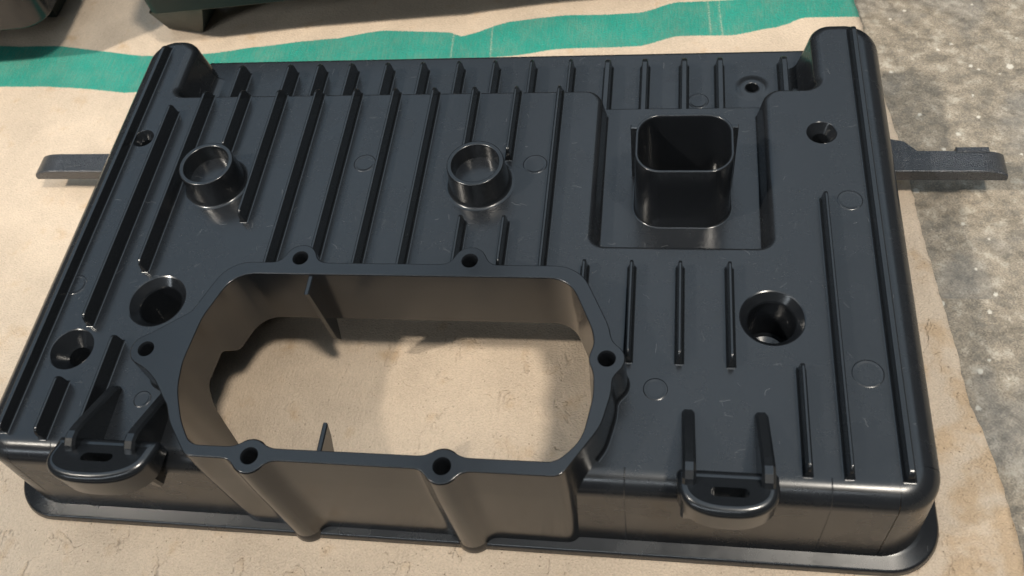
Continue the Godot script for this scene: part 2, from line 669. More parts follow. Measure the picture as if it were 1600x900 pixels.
func _ready() -> void:
	rng.seed = 7
	# camera
	var cam := Camera3D.new()
	cam.name = "camera"
	cam.fov = 34.71
	cam.near = 0.02
	cam.far = 60.0
	cam.position = Vector3(0.08505, 0.350, 0.225)
	cam.basis = Basis(Vector3.UP, deg_to_rad(17.13076)) * Basis(Vector3.RIGHT, deg_to_rad(-56.22012)) * Basis(Vector3.BACK, deg_to_rad(-13.17286))
	var lens := CameraAttributesPhysical.new()
	lens.frustum_focal_length = 38.4
	lens.frustum_focus_distance = 0.385
	lens.frustum_near = 0.02
	lens.frustum_far = 60.0
	lens.exposure_aperture = 22.0
	cam.attributes = lens
	add_child(cam)
	cam.current = true
	# the dim room around, and the exposure
	var env := Environment.new()
	env.background_mode = Environment.BG_COLOR
	env.background_color = Color(0.055, 0.058, 0.06).linear_to_srgb()
	env.tonemap_mode = Environment.TONE_MAPPER_LINEAR
	env.tonemap_exposure = 1.0
	env.sdfgi_enabled = true
	env.ssao_enabled = true
	env.ssil_enabled = true
	var we := WorldEnvironment.new()
	we.name = "environment"
	we.environment = env
	add_child(we)
	make_materials()
	# unseen lamps and overhead sheets, placed to light the cover and reflect in it
	lamp("unseen_ceiling_lamp", Vector3(0.80, 2.25, 0.62), Vector2(0.20, 0.20), 4.1, Vector3.ZERO, Color(1.0, 0.962, 0.905), 6.0, "unseen square ceiling lamp on the right, placed to light the cover and paper")  # out of view; lights cover and paper from the right
	lamp("unseen_ceiling_lamp", Vector3(-2.00, 2.58, 1.0), Vector2(0.13, 0.13), 9.2, Vector3.ZERO, Color(1.0, 0.962, 0.905), 6.0, "unseen square ceiling lamp high on the left, placed to light the back of the sheet and the opening")  # out of view; lights the back of the sheet and the opening
	lamp("unseen_tube_lamp", Vector3(-1.10, 2.30, 2.75), Vector2(4.6, 0.13), 2.2, Vector3.ZERO, Color(0.93, 0.97, 1.0), 5.0, "unseen long row of tube lamps in front of the cover, placed for the highlight on its front edge")  # out of view; placed for the bright line along the rolled front edge
	for k in 4:
		var x := -2.75 + 1.42 * k
		lamp("unseen_roof_sheet", Vector3(x, 2.70, -1.05), Vector2(1.28, 5.0), [1.0, 1.05, 1.2, 1.35][k], Vector3(x, 0.0, -1.05), [Color(0.74, 0.88, 1.0), Color(0.78, 0.90, 1.0), Color(0.83, 0.92, 1.0), Color(0.84, 0.93, 1.0)][k], [0.30, 0.31, 0.36, 0.40][k], ["first", "second", "third", "fourth"][k] + " unseen translucent roof sheet from the left, placed for the sheen on the cover")  # out of view; placed for the cool sheen on upward faces

	ground()
	cover()
	neighbours()
	unseen_blocker()  # unseen, shades the front of the sheet from the left lamp


func lamp(called: String, at: Vector3, size: Vector2, energy: float, to: Vector3, tint: Color, glow: float, label: String) -> void:
	var t := thing(called, label, "roof sheet" if called == "unseen_roof_sheet" else "lamp", "unseen roof sheets" if called == "unseen_roof_sheet" else "unseen lamps")
	var turn := Basis.looking_at((to - at).normalized(), Vector3.FORWARD)
	t.transform = Transform3D(turn, at)
	var box := BoxMesh.new()
	box.size = Vector3(size.x + 0.03, size.y + 0.03, 0.05)
	var h := MeshInstance3D.new()
	h.name = "lamp_housing"
	h.mesh = box
	h.material_override = M.housing
	h.position = Vector3(0, 0, 0.03)
	t.add_child(h)
	var face := BoxMesh.new()
	face.size = Vector3(size.x, size.y, 0.004)
	var f := MeshInstance3D.new()
	f.name = "lamp_face"
	f.mesh = face
	var m: StandardMaterial3D = M.lamp.duplicate()
	m.emission = tint
	m.emission_energy_multiplier = glow
	f.material_override = m
	f.position = Vector3(0, 0, 0.002)
	t.add_child(f)
	var l := AreaLight3D.new()
	l.name = "lamp_light"
	l.area_size = size
	l.light_color = tint
	l.light_energy = energy
	l.area_range = 9.0
	l.area_attenuation = 2.0
	l.shadow_enabled = true
	l.position = Vector3(0, 0, -0.003)
	t.add_child(l)


# ---------------------------------------------------------------- paper and floor

func paper_height(x: float, z: float, wave: FastNoiseLite, fold: FastNoiseLite) -> float:
	var dx := maxf(absf(x) - 186.0, 0.0)
	var dz := maxf(absf(z) - 123.0, 0.0)
	var free := smoothstep(0.0, 60.0, Vector2(dx, dz).length())
	var h := 0.5 * wave.get_noise_2d(x, z) - 0.45
	h += free * (2.2 * wave.get_noise_2d(x * 0.7 + 200.0, z * 0.5) + 0.6)
	var f := absf(fold.get_noise_2d(x, z * 0.6))
	h -= 0.35 * (1.0 - smoothstep(0.0, 0.035, f))
	var right := smoothstep(185.0, 212.0, x)
	h += right * right * (1.6 + 2.2 * wave.get_noise_2d(x * 2.0, z * 2.0 + 90.0))
	# the dent that shows in the green band behind the cover
	h -= 0.9 * exp(-pow((x + 33.0) / 12.0, 2.0) - pow((z + 172.0) / 34.0, 2.0))
	return minf(h, 0.0 if free == 0.0 else 4.0) + 1.2


func ground() -> void:
	var fl := MB.new()
	fl.poly(PackedVector2Array([Vector2(-1500, -1500), Vector2(1500, -1500), Vector2(1500, 1500), Vector2(-1500, 1500)]), -LIFT - 3.0, 1.0)
	fl.poly(PackedVector2Array([Vector2(-1500, -1500), Vector2(1500, -1500), Vector2(1500, 1500), Vector2(-1500, 1500)]), -LIFT - 23.0, -1.0)
	var floor_node := part("concrete_floor", fl, M.concrete, self)
	floor_node.set_meta("kind", "structure")
	floor_node.set_meta("label", "worn grey brown concrete floor with white paint specks at right")

	var wave := noise(0.011, 2, 61)
	var fold := noise(0.012, 2, 62)
	var edge := [[-330, 168.0], [-186, 182.0], [-172, 183.9], [-63, 195.5], [-46, 196.5], [-3, 199.8], [22, 202.7], [51, 204.6], [67, 208.0], [90, 211.1], [109, 213.0], [118, 212.7], [200, 217.0], [345, 219.0]]
	var nx := 190
	var nz := 190
	var v := PackedVector3Array()
	var uv := PackedVector2Array()
	var jag := noise(0.08, 3, 63)
	for j in nz + 1:
		var z := -320.0 + 660.0 * j / nz
		var right := band_edge(z, edge) + 0.7 * jag.get_noise_1d(z * 3.0)
		for i in nx + 1:
			var x := lerpf(-450.0, right, pow(minf(float(i) / (nx - 1), 1.0), 0.85))
			# the last row turns down: the thickness of the sheet
			v.append(Vector3(x, paper_height(x, z, wave, fold) - 1.7 - (0.9 if i == nx else 0.0), z) * 0.001)
			uv.append((Vector2(x, z) - PAPER_LO) / PAPER_SIZE)
	var ids := PackedInt32Array()
	for j in nz:
		for i in nx:
			var a := j * (nx + 1) + i
			ids.append_array([a, a + 1, a + nx + 2, a, a + nx + 2, a + nx + 1])
	var st := SurfaceTool.new()
	st.begin(Mesh.PRIMITIVE_TRIANGLES)
	for i in v.size():
		st.set_uv(uv[i])
		st.set_smooth_group(0)
		st.add_vertex(v[i])
	for i in ids:
		st.add_index(i)
	st.generate_normals()
	st.generate_tangents()
	# the sheet's thickness along its right edge
	var o := MeshInstance3D.new()
	o.name = "kraft_paper_sheet"
	o.mesh = st.commit()
	o.material_override = M.paper
	add_child(o)
	o.set_meta("label", "brown kraft paper sheet with a green printed band under the black cover")
	o.set_meta("category", "paper sheet")


# ---------------------------------------------------------------- the cover

func cover() -> void:
	var t := thing("plastic_cover", "large black ribbed plastic housing cover with an oblong opening and a square socket", "cover")
	var S := Vector4(9.0, 12.0, 46.0, 0.4)
	var F := Vector4(8.5, 11.0, 46.0, 0.4)
	var B := Vector4(6.5, 8.5, 46.0, 0.4)
	var H := Vector4(5.0, 10.5, 20.0, 5.0)
	var P := Vector4(1.3, 2.0, 20.0, 0.5)
	var W := Vector4(3.5, 5.5, 11.0, 0.8)
	var V := Vector4(2.0, 3.0, 11.0, 0.6)
	var outline := [
		[168, 105, 6, S], [168, -108, 7, B], [152, -108, 4, H], [152, -70.5, 9, P], [128.3, -70.5, 4.5, W],
		[128.3, 14.0, 8, V], [52.7, 14.0, 8, W], [52.7, -71.5, 5, P], [-155.5, -71.5, 9, H], [-155.5, -108, 4, B],
		[-168, -108, 7, S], [-168, 105, 6, F],
	]
	outline.reverse()
	# after reversing, each corner's profile must again be that of the edge that leaves it
	var rows := []
	for i in outline.size():
		var nxt: Array = outline[(i + 1) % outline.size()]
		rows.append([outline[i][0], outline[i][1], outline[i][2], nxt[3]])
	var made := plate_edge(rows)
	var loop: PackedVector2Array = made[0]
	var params: Array[Vector4] = made[1]

	# opening frame outlines at its top, 20 mm above the plate
	var bolts := [Vector2(-53.3, 115.9), Vector2(14.0, 115.9), Vector2(-54.5, 34.2), Vector2(12.5, 34.2), Vector2(65.8, 73.9), Vector2(-105.0, 76.2)]
	var inner := rounded([[-88.9, 81, 18], [-87.0, 62, 20], [-79.5, 41.8, 12], [50.5, 41.2, 12], [60.8, 64, 20], [61.9, 88, 20], [59.2, 104, 15], [51.5, 112.3, 4], [-76.2, 112.7, 2], [-82.2, 104.0, 26], [-87.5, 92, 26]], 0.12)
	var outer := rounded([[-94.2, 79, 18], [-92.3, 60, 20], [-83.0, 36.2, 14], [54, 35.6, 14], [66.6, 62, 20], [68.3, 86, 20], [65.2, 99, 15], [53.2, 117.4, 4], [-76.6, 117.2, 3], [-86.8, 104.5, 26], [-92.2, 92, 18]], 0.12)
	if Geometry2D.is_polygon_clockwise(inner):
		inner.reverse()
	if Geometry2D.is_polygon_clockwise(outer):
		outer.reverse()
	outer = joined(outer, rounded([[-110.5, 73, 3], [-93, 60, 1], [-90.5, 97.5, 0.5], [-96.8, 89.3, 10], [-101.5, 85.2, 8], [-106.5, 82.3, 1]]))
	for b in bolts:
		outer = joined(outer, circle(b, 6.4, 48))
		inner = without(inner, circle(b, 6.3, 48))
	# blend the bolt bosses into the rim
	outer = largest(Geometry2D.offset_polygon(largest(Geometry2D.offset_polygon(outer, 4.0, Geometry2D.JOIN_ROUND)), -4.0, Geometry2D.JOIN_ROUND))
	inner = largest(Geometry2D.offset_polygon(largest(Geometry2D.offset_polygon(inner, -5.0, Geometry2D.JOIN_ROUND)), 5.0, Geometry2D.JOIN_ROUND))
	outer = evenly(outer, 1.4)
	inner = evenly(inner, 1.4)
	var seat := shifted(outer, -2.0)

	# ---- top plate with its pockets cut out
	var holes := [
		[Vector2(-121.3, 43.1), 12.4], [Vector2(124.3, 43.8), 12.0], [Vector2(-150.7, 66.8), 9.4], [Vector2(148.0, -46.8), 6.2], [Vector2(-158.3, -46.0), 5.2],
	]
	var cut := [seat]
	var cuts := [-20.0, -105.0]
	for h in holes:
		cut.append(circle(h[0], h[1], 48))
		cuts.append(h[0].x)
	var top := MB.new()
	top.region(loop, cut, 0.0, cuts)
	var nn := MB.normals(loop)
	var ts := [0.0, 0.14, 0.28, 0.42, 0.56, 0.7, 0.85, 1.0, 2.0, 2.25, 2.5, 2.75, 3.0]
	for i in loop.size():
		var j := (i + 1) % loop.size()
		var pieces := 1
		var length := loop[i].distance_to(loop[j])
		if length > 20.0:
			pieces = int(length / 6.0)
		for k in pieces:
			var f0 := float(k) / pieces
			var f1 := float(k + 1) / pieces
			var pa := loop[i].lerp(loop[j], f0)
			var pb := loop[i].lerp(loop[j], f1)
			if pa.y > 100.0 and pb.y > 100.0 and (pa.x + pb.x) * 0.5 > -76.0 and (pa.x + pb.x) * 0.5 < 54.0:
				continue
			# the two ends of an edge keep their own normals only where the corner is an arc
			var na := nn[i]
			var nb := nn[j]
			if pieces > 1:
				var e := (loop[j] - loop[i]).normalized()
				na = Vector2(e.y, -e.x) * (-1.0 if Geometry2D.is_polygon_clockwise(loop) else 1.0)
				nb = na
			var qa := params[i].lerp(params[j], f0)
			var qb := params[i].lerp(params[j], f1)
			for s in ts.size() - 1:
				var a := edge_point(pa, na, qa, ts[s])
				var b := edge_point(pb, nb, qb, ts[s])
				var c := edge_point(pb, nb, qb, ts[s + 1])
				var d := edge_point(pa, na, qa, ts[s + 1])
				top.quad(a[0], b[0], c[0], d[0], a[1], b[1], c[1], d[1])
	part("top_plate", top, M.black, t)

	# ---- lower shelf along the back, with its rolled back edge
	var shelf := MB.new()
	shelf.region(PackedVector2Array([Vector2(-156, -115.5), Vector2(156, -115.5), Vector2(156, -69.5), Vector2(-156, -69.5)]), [circle(Vector2(123.0, -92.5), 3.0, 28)], -20.0, [123.0])
	for k in 6:
		var a0 := PI * 0.5 * k / 5.0
		var a1 := PI * 0.5 * (k + 1) / 5.0
		var q0 := Vector2(-115.5 - 2.6 * sin(a0), -20.0 - 2.6 * (1.0 - cos(a0)))
		var q1 := Vector2(-115.5 - 2.6 * sin(a1), -20.0 - 2.6 * (1.0 - cos(a1)))
		if k == 5:
			q1 = Vector2(-119.5, -46.0)
			a1 = a0
		shelf.quad(Vector3(-154, q0.y, q0.x), Vector3(154, q0.y, q0.x), Vector3(154, q1.y, q1.x), Vector3(-154, q1.y, q1.x), Vector3(0, cos(a0), -sin(a0)), Vector3(0, cos(a0), -sin(a0)), Vector3(0, cos(a1), -sin(a1)), Vector3(0, cos(a1), -sin(a1)))
	part("back_shelf", shelf, M.black, t)
	pocket(t, "screw_hole", Vector2(123.0, -92.5), [[3.0, -20.0], [2.7, -28.0]], M.gloss)
	var swell := MB.new()
	swell.band(circle(Vector2(123.0, -92.5), 3.0, 40), [[0.0, -20.0, -1.0, 0.2], [0.1, -19.3, -0.4, 1.0], [1.2, -19.1, 0.0, 1.0], [3.2, -19.6, 0.3, 1.0], [5.5, -19.98, 0.05, 1.0]])
	part("hole_rim", swell, M.black, t)

	# ---- floor of the socket pocket
	var pf := MB.new()
	pf.poly(PackedVector2Array([Vector2(53, -71.4), Vector2(129, -71.4), Vector2(129, 18), Vector2(53, 18)]), -11.0, 1.0)
	pf.quad(Vector3(53, -11, -71.4), Vector3(129, -11, -71.4), Vector3(129, -11.7, -72.4), Vector3(53, -11.7, -72.4), Vector3.UP, Vector3.UP, Vector3.FORWARD, Vector3.FORWARD)
	pf.flat(Vector3(53, -11.7, -72.4), Vector3(129, -11.7, -72.4), Vector3(129, -20.0, -73.0), Vector3(53, -20.0, -73.0), Vector3.FORWARD)
	part("pocket_floor", pf, M.black, t)

	# ---- flange round the foot
	var fl := MB.new()
	var foot := rounded([[181, -117, 15], [181, 116.3, 15], [-181, 116.3, 15], [-181, -117, 15]], 0.1)
	fl.band(foot, [[-3.5, -44.6, 0.4, 1.0], [-1.4, -45.3, 0.3, 1.0], [-0.6, -45.5, 0.36, 1.0], [3.6, -47.0, 0.36, 1.0], [4.4, -47.4, 0.7, 0.7], [4.8, -48.0, 1.0, 0.1], [5.3, -49.6, 1.0, 0.1], [4.6, -50.0, 0.0, -1.0], [-6.0, -50.0, 0.0, -1.0]])
	part("base_flange", fl, M.black, t)

	opening_frame(t, inner, outer, bolts)
	ribs(t)

	# ---- pockets and marks in the top plate
	pocket(t, "bolt_pocket", Vector2(-121.3, 43.1), [[12.4, 0.0], [11.9, -0.25], [9.2, -3.2], [8.8, -4.0], [8.2, -26.0]], M.gloss, Vector2(0.0, 0.0))
	var rp := pocket(t, "bolt_pocket", Vector2(124.3, 43.8), [[12.0, 0.0], [11.5, -0.25], [9.2, -3.0], [8.8, -3.8], [8.1, -25.0], [7.0, -26.0], [2.8, -27.5], [2.4, -36.0]], M.gloss)
	rp.set_meta("label", "bolt pocket with a screw hole in its floor")
	pocket(t, "countersink", Vector2(-150.7, 66.8), [[9.4, 0.0], [9.0, -0.2], [4.4, -6.5], [4.2, -18.0]], M.gloss)
	pocket(t, "countersink", Vector2(148.0, -46.8), [[6.2, 0.0], [5.9, -0.2], [3.2, -4.2], [3.1, -16.0]], M.gloss)
	pocket(t, "countersink", Vector2(-158.3, -46.0), [[5.2, 0.0], [5.0, -0.2], [2.6, -4.0], [2.5, -16.0]], M.gloss)
	for e in [[156.2, -11.1, 4.6, 0.0], [155.7, 65.7, 5.2, 0.0], [82.4, 74.9, 4.1, 0.0], [29.2, -29.7, 4.9, 0.0], [-46.8, -30.5, 4.6, 0.0], [-160.9, 36.2, 4.6, 0.0], [98.5, -84.8, 4.4, -20.0], [-112.5, 87.5, 3.2, 0.0]]:
		ejector_mark(t, Vector2(e[0], e[1]), e[2], e[3])

	stud_cup(t, Vector2(-112.6, -18.7))
	stud_cup(t, Vector2(6.6, -18.9))
	socket_tower(t)
	lug(t, 106.3, 12.4, 16.3, 126.0)
	lug(t, -113.0, 11.6, 20.0, 127.5)
	side_hooks(t)

	# ---- parting lines across the rolled front edge
	for x in [72.7, 140.7, -143.6]:
		var mb := MB.new()
		var last := []
		for s in [0.0, 0.14, 0.28, 0.42, 0.56, 0.7, 0.85, 1.0, 2.0]:
			var here := []
			for dx in [-0.32, -0.12, 0.12, 0.32]:
				var e := edge_point(Vector2(x + dx, 105), Vector2(0, 1), F, s)
				here.append([e[0] + e[1] * (0.07 if absf(dx) < 0.2 else -0.05), e[1] + Vector3(signf(dx) * 0.8, 0, 0)])
			if last:
				for k in 3:
					mb.quad(last[k][0], last[k + 1][0], here[k + 1][0], here[k][0], last[k][1].normalized(), last[k + 1][1].normalized(), here[k + 1][1].normalized(), here[k][1].normalized())
			last = here
		part("parting_line", mb, M.black, t)


func ejector_mark(t: Node, c: Vector2, r: float, y: float) -> void:
	var mb := MB.new()
	mb.band(circle(c, r, 44), [[-1.1, y + 0.02, -0.15, 1.0], [-0.5, y + 0.09, -0.2, 1.0], [-0.15, y + 0.12, 0.0, 1.0], [0.1, y + 0.08, 0.5, 0.85], [0.35, y + 0.01, 0.3, 1.0]])
	part("ejector_mark", mb, M.black, t)


func opening_frame(t: Node, inner: PackedVector2Array, outer: PackedVector2Array, bolts: Array) -> void:
	var mb := MB.new()
	var o := dense(outer, 3.0)
	var i2 := dense(inner, 3.0)
	var b := 0.55
	var cut := [shifted(i2, b)]
	var cuts := [-20.0]
	for q in bolts:
		cut.append(circle(q, 3.2, 32))
		cuts.append(q.x)
	mb.region(shifted(o, -b), cut, 20.0, cuts)
	mb.band(o, [[-b, 20.0, 0.0, 1.0], [-0.16, 19.84, 0.7, 0.7], [0.0, 19.45, 1.0, 0.03], [0.5, 1.2, 1.0, 0.03]])
	var foot := PackedVector2Array()
	var first := 0
	while not (o[first].y <= 103.0 and o[(first + o.size() - 1) % o.size()].y > 103.0):
		first += 1
	for k in o.size():
		if o[(first + k) % o.size()].y > 103.0:
			break
		foot.append(o[(first + k) % o.size()])
	mb.band(foot, [[0.5, 1.2, 1.0, 0.03], [0.85, 0.35, 0.7, 0.7], [1.6, 0.03, 0.05, 1.0]], false)
	# inner wall: full height at the front, shallow at the back
	var nn := MB.normals(i2)
	for i in i2.size():
		var j := (i + 1) % i2.size()
		var rows := []
		for e in [i, j]:
			var p := i2[e]
			var m := -nn[e]
			var deep := lerpf(-12.0, -47.0, smoothstep(84.0, 92.0, p.y))
			if p.x < -70.0:
				# a cut-out in the left wall
				deep = lerpf(deep, -1.5, smoothstep(57.0, 66.0, p.y) * (1.0 - smoothstep(78.0, 88.0, p.y)))
			rows.append([
				[Vector3(p.x - m.x * b, 20.0, p.y - m.y * b), Vector3.UP],
				[Vector3(p.x - m.x * 0.16, 19.84, p.y - m.y * 0.16), Vector3(m.x, 1, m.y).normalized()],
				[Vector3(p.x, 19.4, p.y), Vector3(m.x, 0.02, m.y)],
				[Vector3(p.x + m.x * 0.8, deep + 0.6, p.y + m.y * 0.8), Vector3(m.x, 0.02, m.y)],
				[Vector3(p.x + m.x * 0.3, deep, p.y + m.y * 0.3), Vector3(m.x, -1, m.y).normalized()],
				[Vector3(p.x - m.x * 2.6, deep, p.y - m.y * 2.6), Vector3.DOWN],
				[Vector3(p.x - m.x * 3.0, -1.0, p.y - m.y * 3.0), -Vector3(m.x, 0, m.y)],
			])
		for k in 6:
			var a: Array = rows[0][k]
			var c: Array = rows[1][k]
			var d: Array = rows[1][k + 1]
			var f: Array = rows[0][k + 1]
			mb.quad(a[0], c[0], d[0], f[0], a[1], c[1], d[1], f[1])
	# outside of the front wall, down to the flange
	var on := MB.normals(o)
	for i in o.size():
		var j := (i + 1) % o.size()
		if o[i].y > 96.0 and o[j].y > 96.0:
			var a := o[i] + on[i] * 0.5
			var c := o[j] + on[j] * 0.5
			var ni := Vector3(on[i].x, 0.02, on[i].y)
			var nj := Vector3(on[j].x, 0.02, on[j].y)
			mb.quad(Vector3(a.x, 1.2, a.y), Vector3(c.x, 1.2, c.y), Vector3(c.x, -46.5, c.y), Vector3(a.x, -46.5, a.y), ni, nj, nj, ni)
	var frame := part("opening_frame", mb, M.gloss, t)
	for q in bolts:
		pocket(frame, "screw_hole", q, [[3.2, 20.0], [2.95, 19.6], [2.7, 19.0], [2.6, 6.0]], M.gloss)
	# the two round columns that run down to the flange
	for q in [bolts[0], bolts[1]]:
		var col := MB.new()
		col.band(circle(q, 6.4, 48), [[0.02, 19.4, 1.0, 0.03], [0.1, -43.0, 1.0, 0.03], [0.5, -46.0, 1.0, 0.4], [1.2, -49.8, 1.0, 0.0]])
		part("screw_column", col, M.gloss, frame)
	# stiffening webs on the inner wall
	var w := MB.new()
	w.plate_x(PackedVector2Array([Vector2(40.5, 19.0), Vector2(50.2, 19.0), Vector2(48.6, -18.0), Vector2(46.0, -24.0), Vector2(43.5, -18.0), Vector2(40.5, -10.0)]), -48.8, 2.0)
	part("web", w, M.gloss, frame)
	w = MB.new()
	w.plate_x(PackedVector2Array([Vector2(112.6, 3.0), Vector2(95.0, 3.0), Vector2(97.0, -3.0), Vector2(112.6, -30.0)]), -36.0, 2.0)
	part("web", w, M.gloss, frame)


func ribs(t: Node) -> void:
	# long ribs over the raised plate, from its back edge
	for r in [[-131.5, -72.5, 29.0], [-113.0, -72.5, -36.0], [-94.6, -72.5, 2.5], [-76.1, -72.5, 36.0], [-57.4, -72.5, 36.0], [-38.8, -72.5, 36.0], [-20.3, -72.5, 36.0], [-1.7, -72.5, -31.5], [17.6, -72.5, -32.0], [36.9, -72.5, 36.5]]:
		rib(t, r[0], r[1], r[2], 0.0, 7.0, 1.35, 0.0, Vector2(5.5, 2.6))
	# ribs left of the opening
	for r in [[-146.6, -62.0, 56.0], [-147.2, 81.5, 106.0], [-130.4, 62.5, 106.0]]:
		rib(t, r[0], r[1], r[2], 0.0, 7.0)
	rib(t, -164.8, -106.0, 104.0, 0.0, 4.6, 2.0, 0.0, Vector2(4.4, 2.6))
	rib(t, 164.9, -107.5, 105.0, 0.0, 5.2, 2.2, 0.0, Vector2(5.0, 2.6))
	# ribs right of the opening
	for r in [[54.0, 22.5, 40.0], [72.2, 22.5, 64.5], [90.6, 22.5, 64.5], [109.0, 22.5, 65.2], [133.0, 65.0, 105.0], [146.2, -11.5, 105.0], [1.9, 1.5, 32.0], [20.0, 1.5, 26.0]]:
		rib(t, r[0], r[1], r[2], 0.0, 7.0)
	# ribs of the back shelf
	for x in [-130.0, -104.0, -88.3, -71.7, -53.0, -35.0, -16.7, 1.2, 19.4, 38.2]:
		rib(t, x, -107.5, -72.0, -20.0, 9.6, 1.5, 0.0, Vector2(5.5, 1.0), "shelf_rib")
	for x in [56.0, 73.5, 91.8, 108.2, 137.0]:
		rib(t, x, -107.5, -70.8, -20.0, 9.0, 2.6, 0.0, Vector2(6.0, 0.6), "shelf_rib")
	# the small moulded pin at the right end of the shelf
	var pin := MB.new()
	pin.band(circle(Vector2(140.3, -80.0), 1.7, 24), [[0.7, -20.0, 0.6, 0.8], [0.1, -19.2, 1.0, 0.1], [0.0, -9.5, 1.0, 0.1], [-0.4, -9.0, 0.5, 0.9], [-1.7, -8.9, 0.0, 1.0]])
	part("pin", pin, M.gloss, t)


func stud_cup(t: Node, c: Vector2) -> void:
	var mb := MB.new()
	mb.band(circle(c, 12.0, 56), [[-2.3, 6.0, -1.0, 0.05], [-2.1, 13.2, -1.0, 0.05], [-1.9, 13.8, -0.6, 0.8], [-1.5, 14.0, 0.0, 1.0], [-0.6, 14.0, 0.0, 1.0], [-0.15, 13.8, 0.7, 0.7], [0.0, 13.3, 1.0, 0.05], [0.9, 1.6, 1.0, 0.06], [1.2, 0.7, 0.8, 0.6], [1.8, 0.2, 0.4, 0.9], [2.8, 0.02, 0.05, 1.0]])
	var cup := part("stud_cup", mb, M.rib, t)
	var f := MB.new()
	f.poly(circle(c, 9.9, 48), 6.0, 1.0)
	part("cup_floor", f, M.black, cup)


func socket_tower(t: Node) -> void:
	var mb := MB.new()
	var c := Vector2(91.3, -20.9)
	var foot := rounded([[c.x - 19.4, c.y - 15.6, 10.5], [c.x + 19.4, c.y - 15.6, 10.5], [c.x + 19.4, c.y + 15.6, 10.5], [c.x - 19.4, c.y + 15.6, 10.5]], 0.1)
	mb.band(foot, [[1.1, -10.98, 0.05, 1.0], [0.5, -10.75, 0.6, 0.8], [0.1, -10.1, 1.0, 0.15], [-0.4, 22.8, 1.0, 0.02], [-0.55, 23.5, 0.7, 0.7], [-0.85, 23.75, 0.0, 1.0], [-1.1, 23.75, 0.0, 1.0], [-1.5, 23.4, -0.7, 0.7], [-1.8, 22.6, -1.0, 0.1], [-2.5, 16.0, -1.0, 0.05], [-2.8, -9.0, -1.0, 0.02]])
	mb.poly(shifted(foot, -2.6), -9.0, 1.0)
	var tower := part("socket_tower", mb, M.gloss, t)
	for s in [-1.0, 1.0]:
		var f := MB.new()
		var x0: float = c.x + s * 18.0
		var x1: float = c.x + s * 21.3
		f.box(Vector3(minf(x0, x1), -11.0, -34.0), Vector3(maxf(x0, x1), 19.5, -32.2), 0.3)
		part("side_fin", f, M.gloss, tower)


func lug(t: Node, c: float, half: float, w: float, far: float) -> void:
	# a raised ear over the front edge: tongue with a blind slot, carried by two wedge-shaped fins
	var mb := MB.new()
	var out := PackedVector2Array([Vector2(c - w, 109.5), Vector2(c - w + 1.0, 108.5), Vector2(c + w - 1.0, 108.5), Vector2(c + w, 109.5)])
	for k in 33:
		var a := PI * k / 32.0
		out.append(Vector2(c + w * signf(cos(a)) * pow(absf(cos(a)), 0.85), far - 12.5 + 12.5 * pow(sin(a), 0.85)))
	if Geometry2D.is_polygon_clockwise(out):
		out.reverse()
	out = dense(out, 3.0)
	var slot := rounded([[c - 5.6, 115.4, 1.9], [c + 6.4, 115.4, 1.9], [c + 6.4, 119.2, 1.9], [c - 5.6, 119.2, 1.9]], 0.2)
	if Geometry2D.is_polygon_clockwise(slot):
		slot.reverse()
	var from := mb.v.size()
	mb.region(shifted(out, -3.2), [slot], 0.0, [c])
	# the tongue's top rises towards its front lip
	for i in range(from, mb.v.size()):
		mb.v[i].y = (lug_top(mb.v[i].z * 1000.0) + LIFT) * 0.001
		mb.n[i] = Vector3(0, 1, -0.46).normalized()
	var nn := MB.normals(out)
	for i in out.size():
		var j := (i + 1) % out.size()
		var a := lug_rim(out[i], nn[i])
		var b := lug_rim(out[j], nn[j])
		for k in a.size() - 1:
			mb.quad(a[k][0], b[k][0], b[k + 1][0], a[k + 1][0], a[k][1], b[k][1], b[k + 1][1], a[k + 1][1])
	mb.region(shifted(out, -1.5), [], 3.0, [c], -1.0)
	nn = MB.normals(slot)
	for i in slot.size():
		var j := (i + 1) % slot.size()
		var mi := Vector3(-nn[i].x, 0, -nn[i].y)
		var mj := Vector3(-nn[j].x, 0, -nn[j].y)
		mb.quad(Vector3(slot[i].x, lug_top(slot[i].y), slot[i].y), Vector3(slot[j].x, lug_top(slot[j].y), slot[j].y), Vector3(slot[j].x, -1.0, slot[j].y), Vector3(slot[i].x, -1.0, slot[i].y), mi, mj, mj, mi)
	mb.poly(slot, -1.0, 1.0)
	var tongue := part("mounting_lug", mb, M.rib, t)
	for x in [c - half, c + half]:
		var f := MB.new()
		f.plate_x(PackedVector2Array([Vector2(82.5, -0.5), Vector2(83.0, 1.6), Vector2(84.6, 3.4), Vector2(105.0, 14.9), Vector2(108.5, 16.4), Vector2(111.5, 16.6), Vector2(114.0, 15.4), Vector2(116.0, 13.0), Vector2(118.0, 10.0), Vector2(119.0, 5.0), Vector2(117.6, -12.0), Vector2(113.0, -12.0), Vector2(104.0, -1.5)]), x, 4.4, 0.9)
		part("lug_fin", f, M.rib, tongue)


func lug_top(z: float) -> float:
	return 10.5 + (z - 108.5) * 0.46


func lug_rim(p: Vector2, m: Vector2) -> Array:
	var y := lug_top(p.y - m.y * 3.2)
	var out := Vector3(m.x, 0, m.y)
	var q := Vector3(p.x, y, p.y)
	var rows := [[q - out * 3.2, Vector3(0, 1, -0.46).normalized()]]
	for k in 6:
		var a := PI * 0.5 * k / 5.0
		rows.append([q - out * (3.0 * (1.0 - sin(a))) + Vector3(0, 0.1 - 3.0 * (1.0 - cos(a)), 0), (out * sin(a) + Vector3.UP * cos(a)).normalized()])
	rows.append([Vector3(p.x, 4.2, p.y), out])
	rows.append([Vector3(p.x, 3.3, p.y) - out * 0.5, (out + Vector3.DOWN).normalized()])
	rows.append([Vector3(p.x, 3.0, p.y) - out * 1.5, Vector3.DOWN])
	return rows


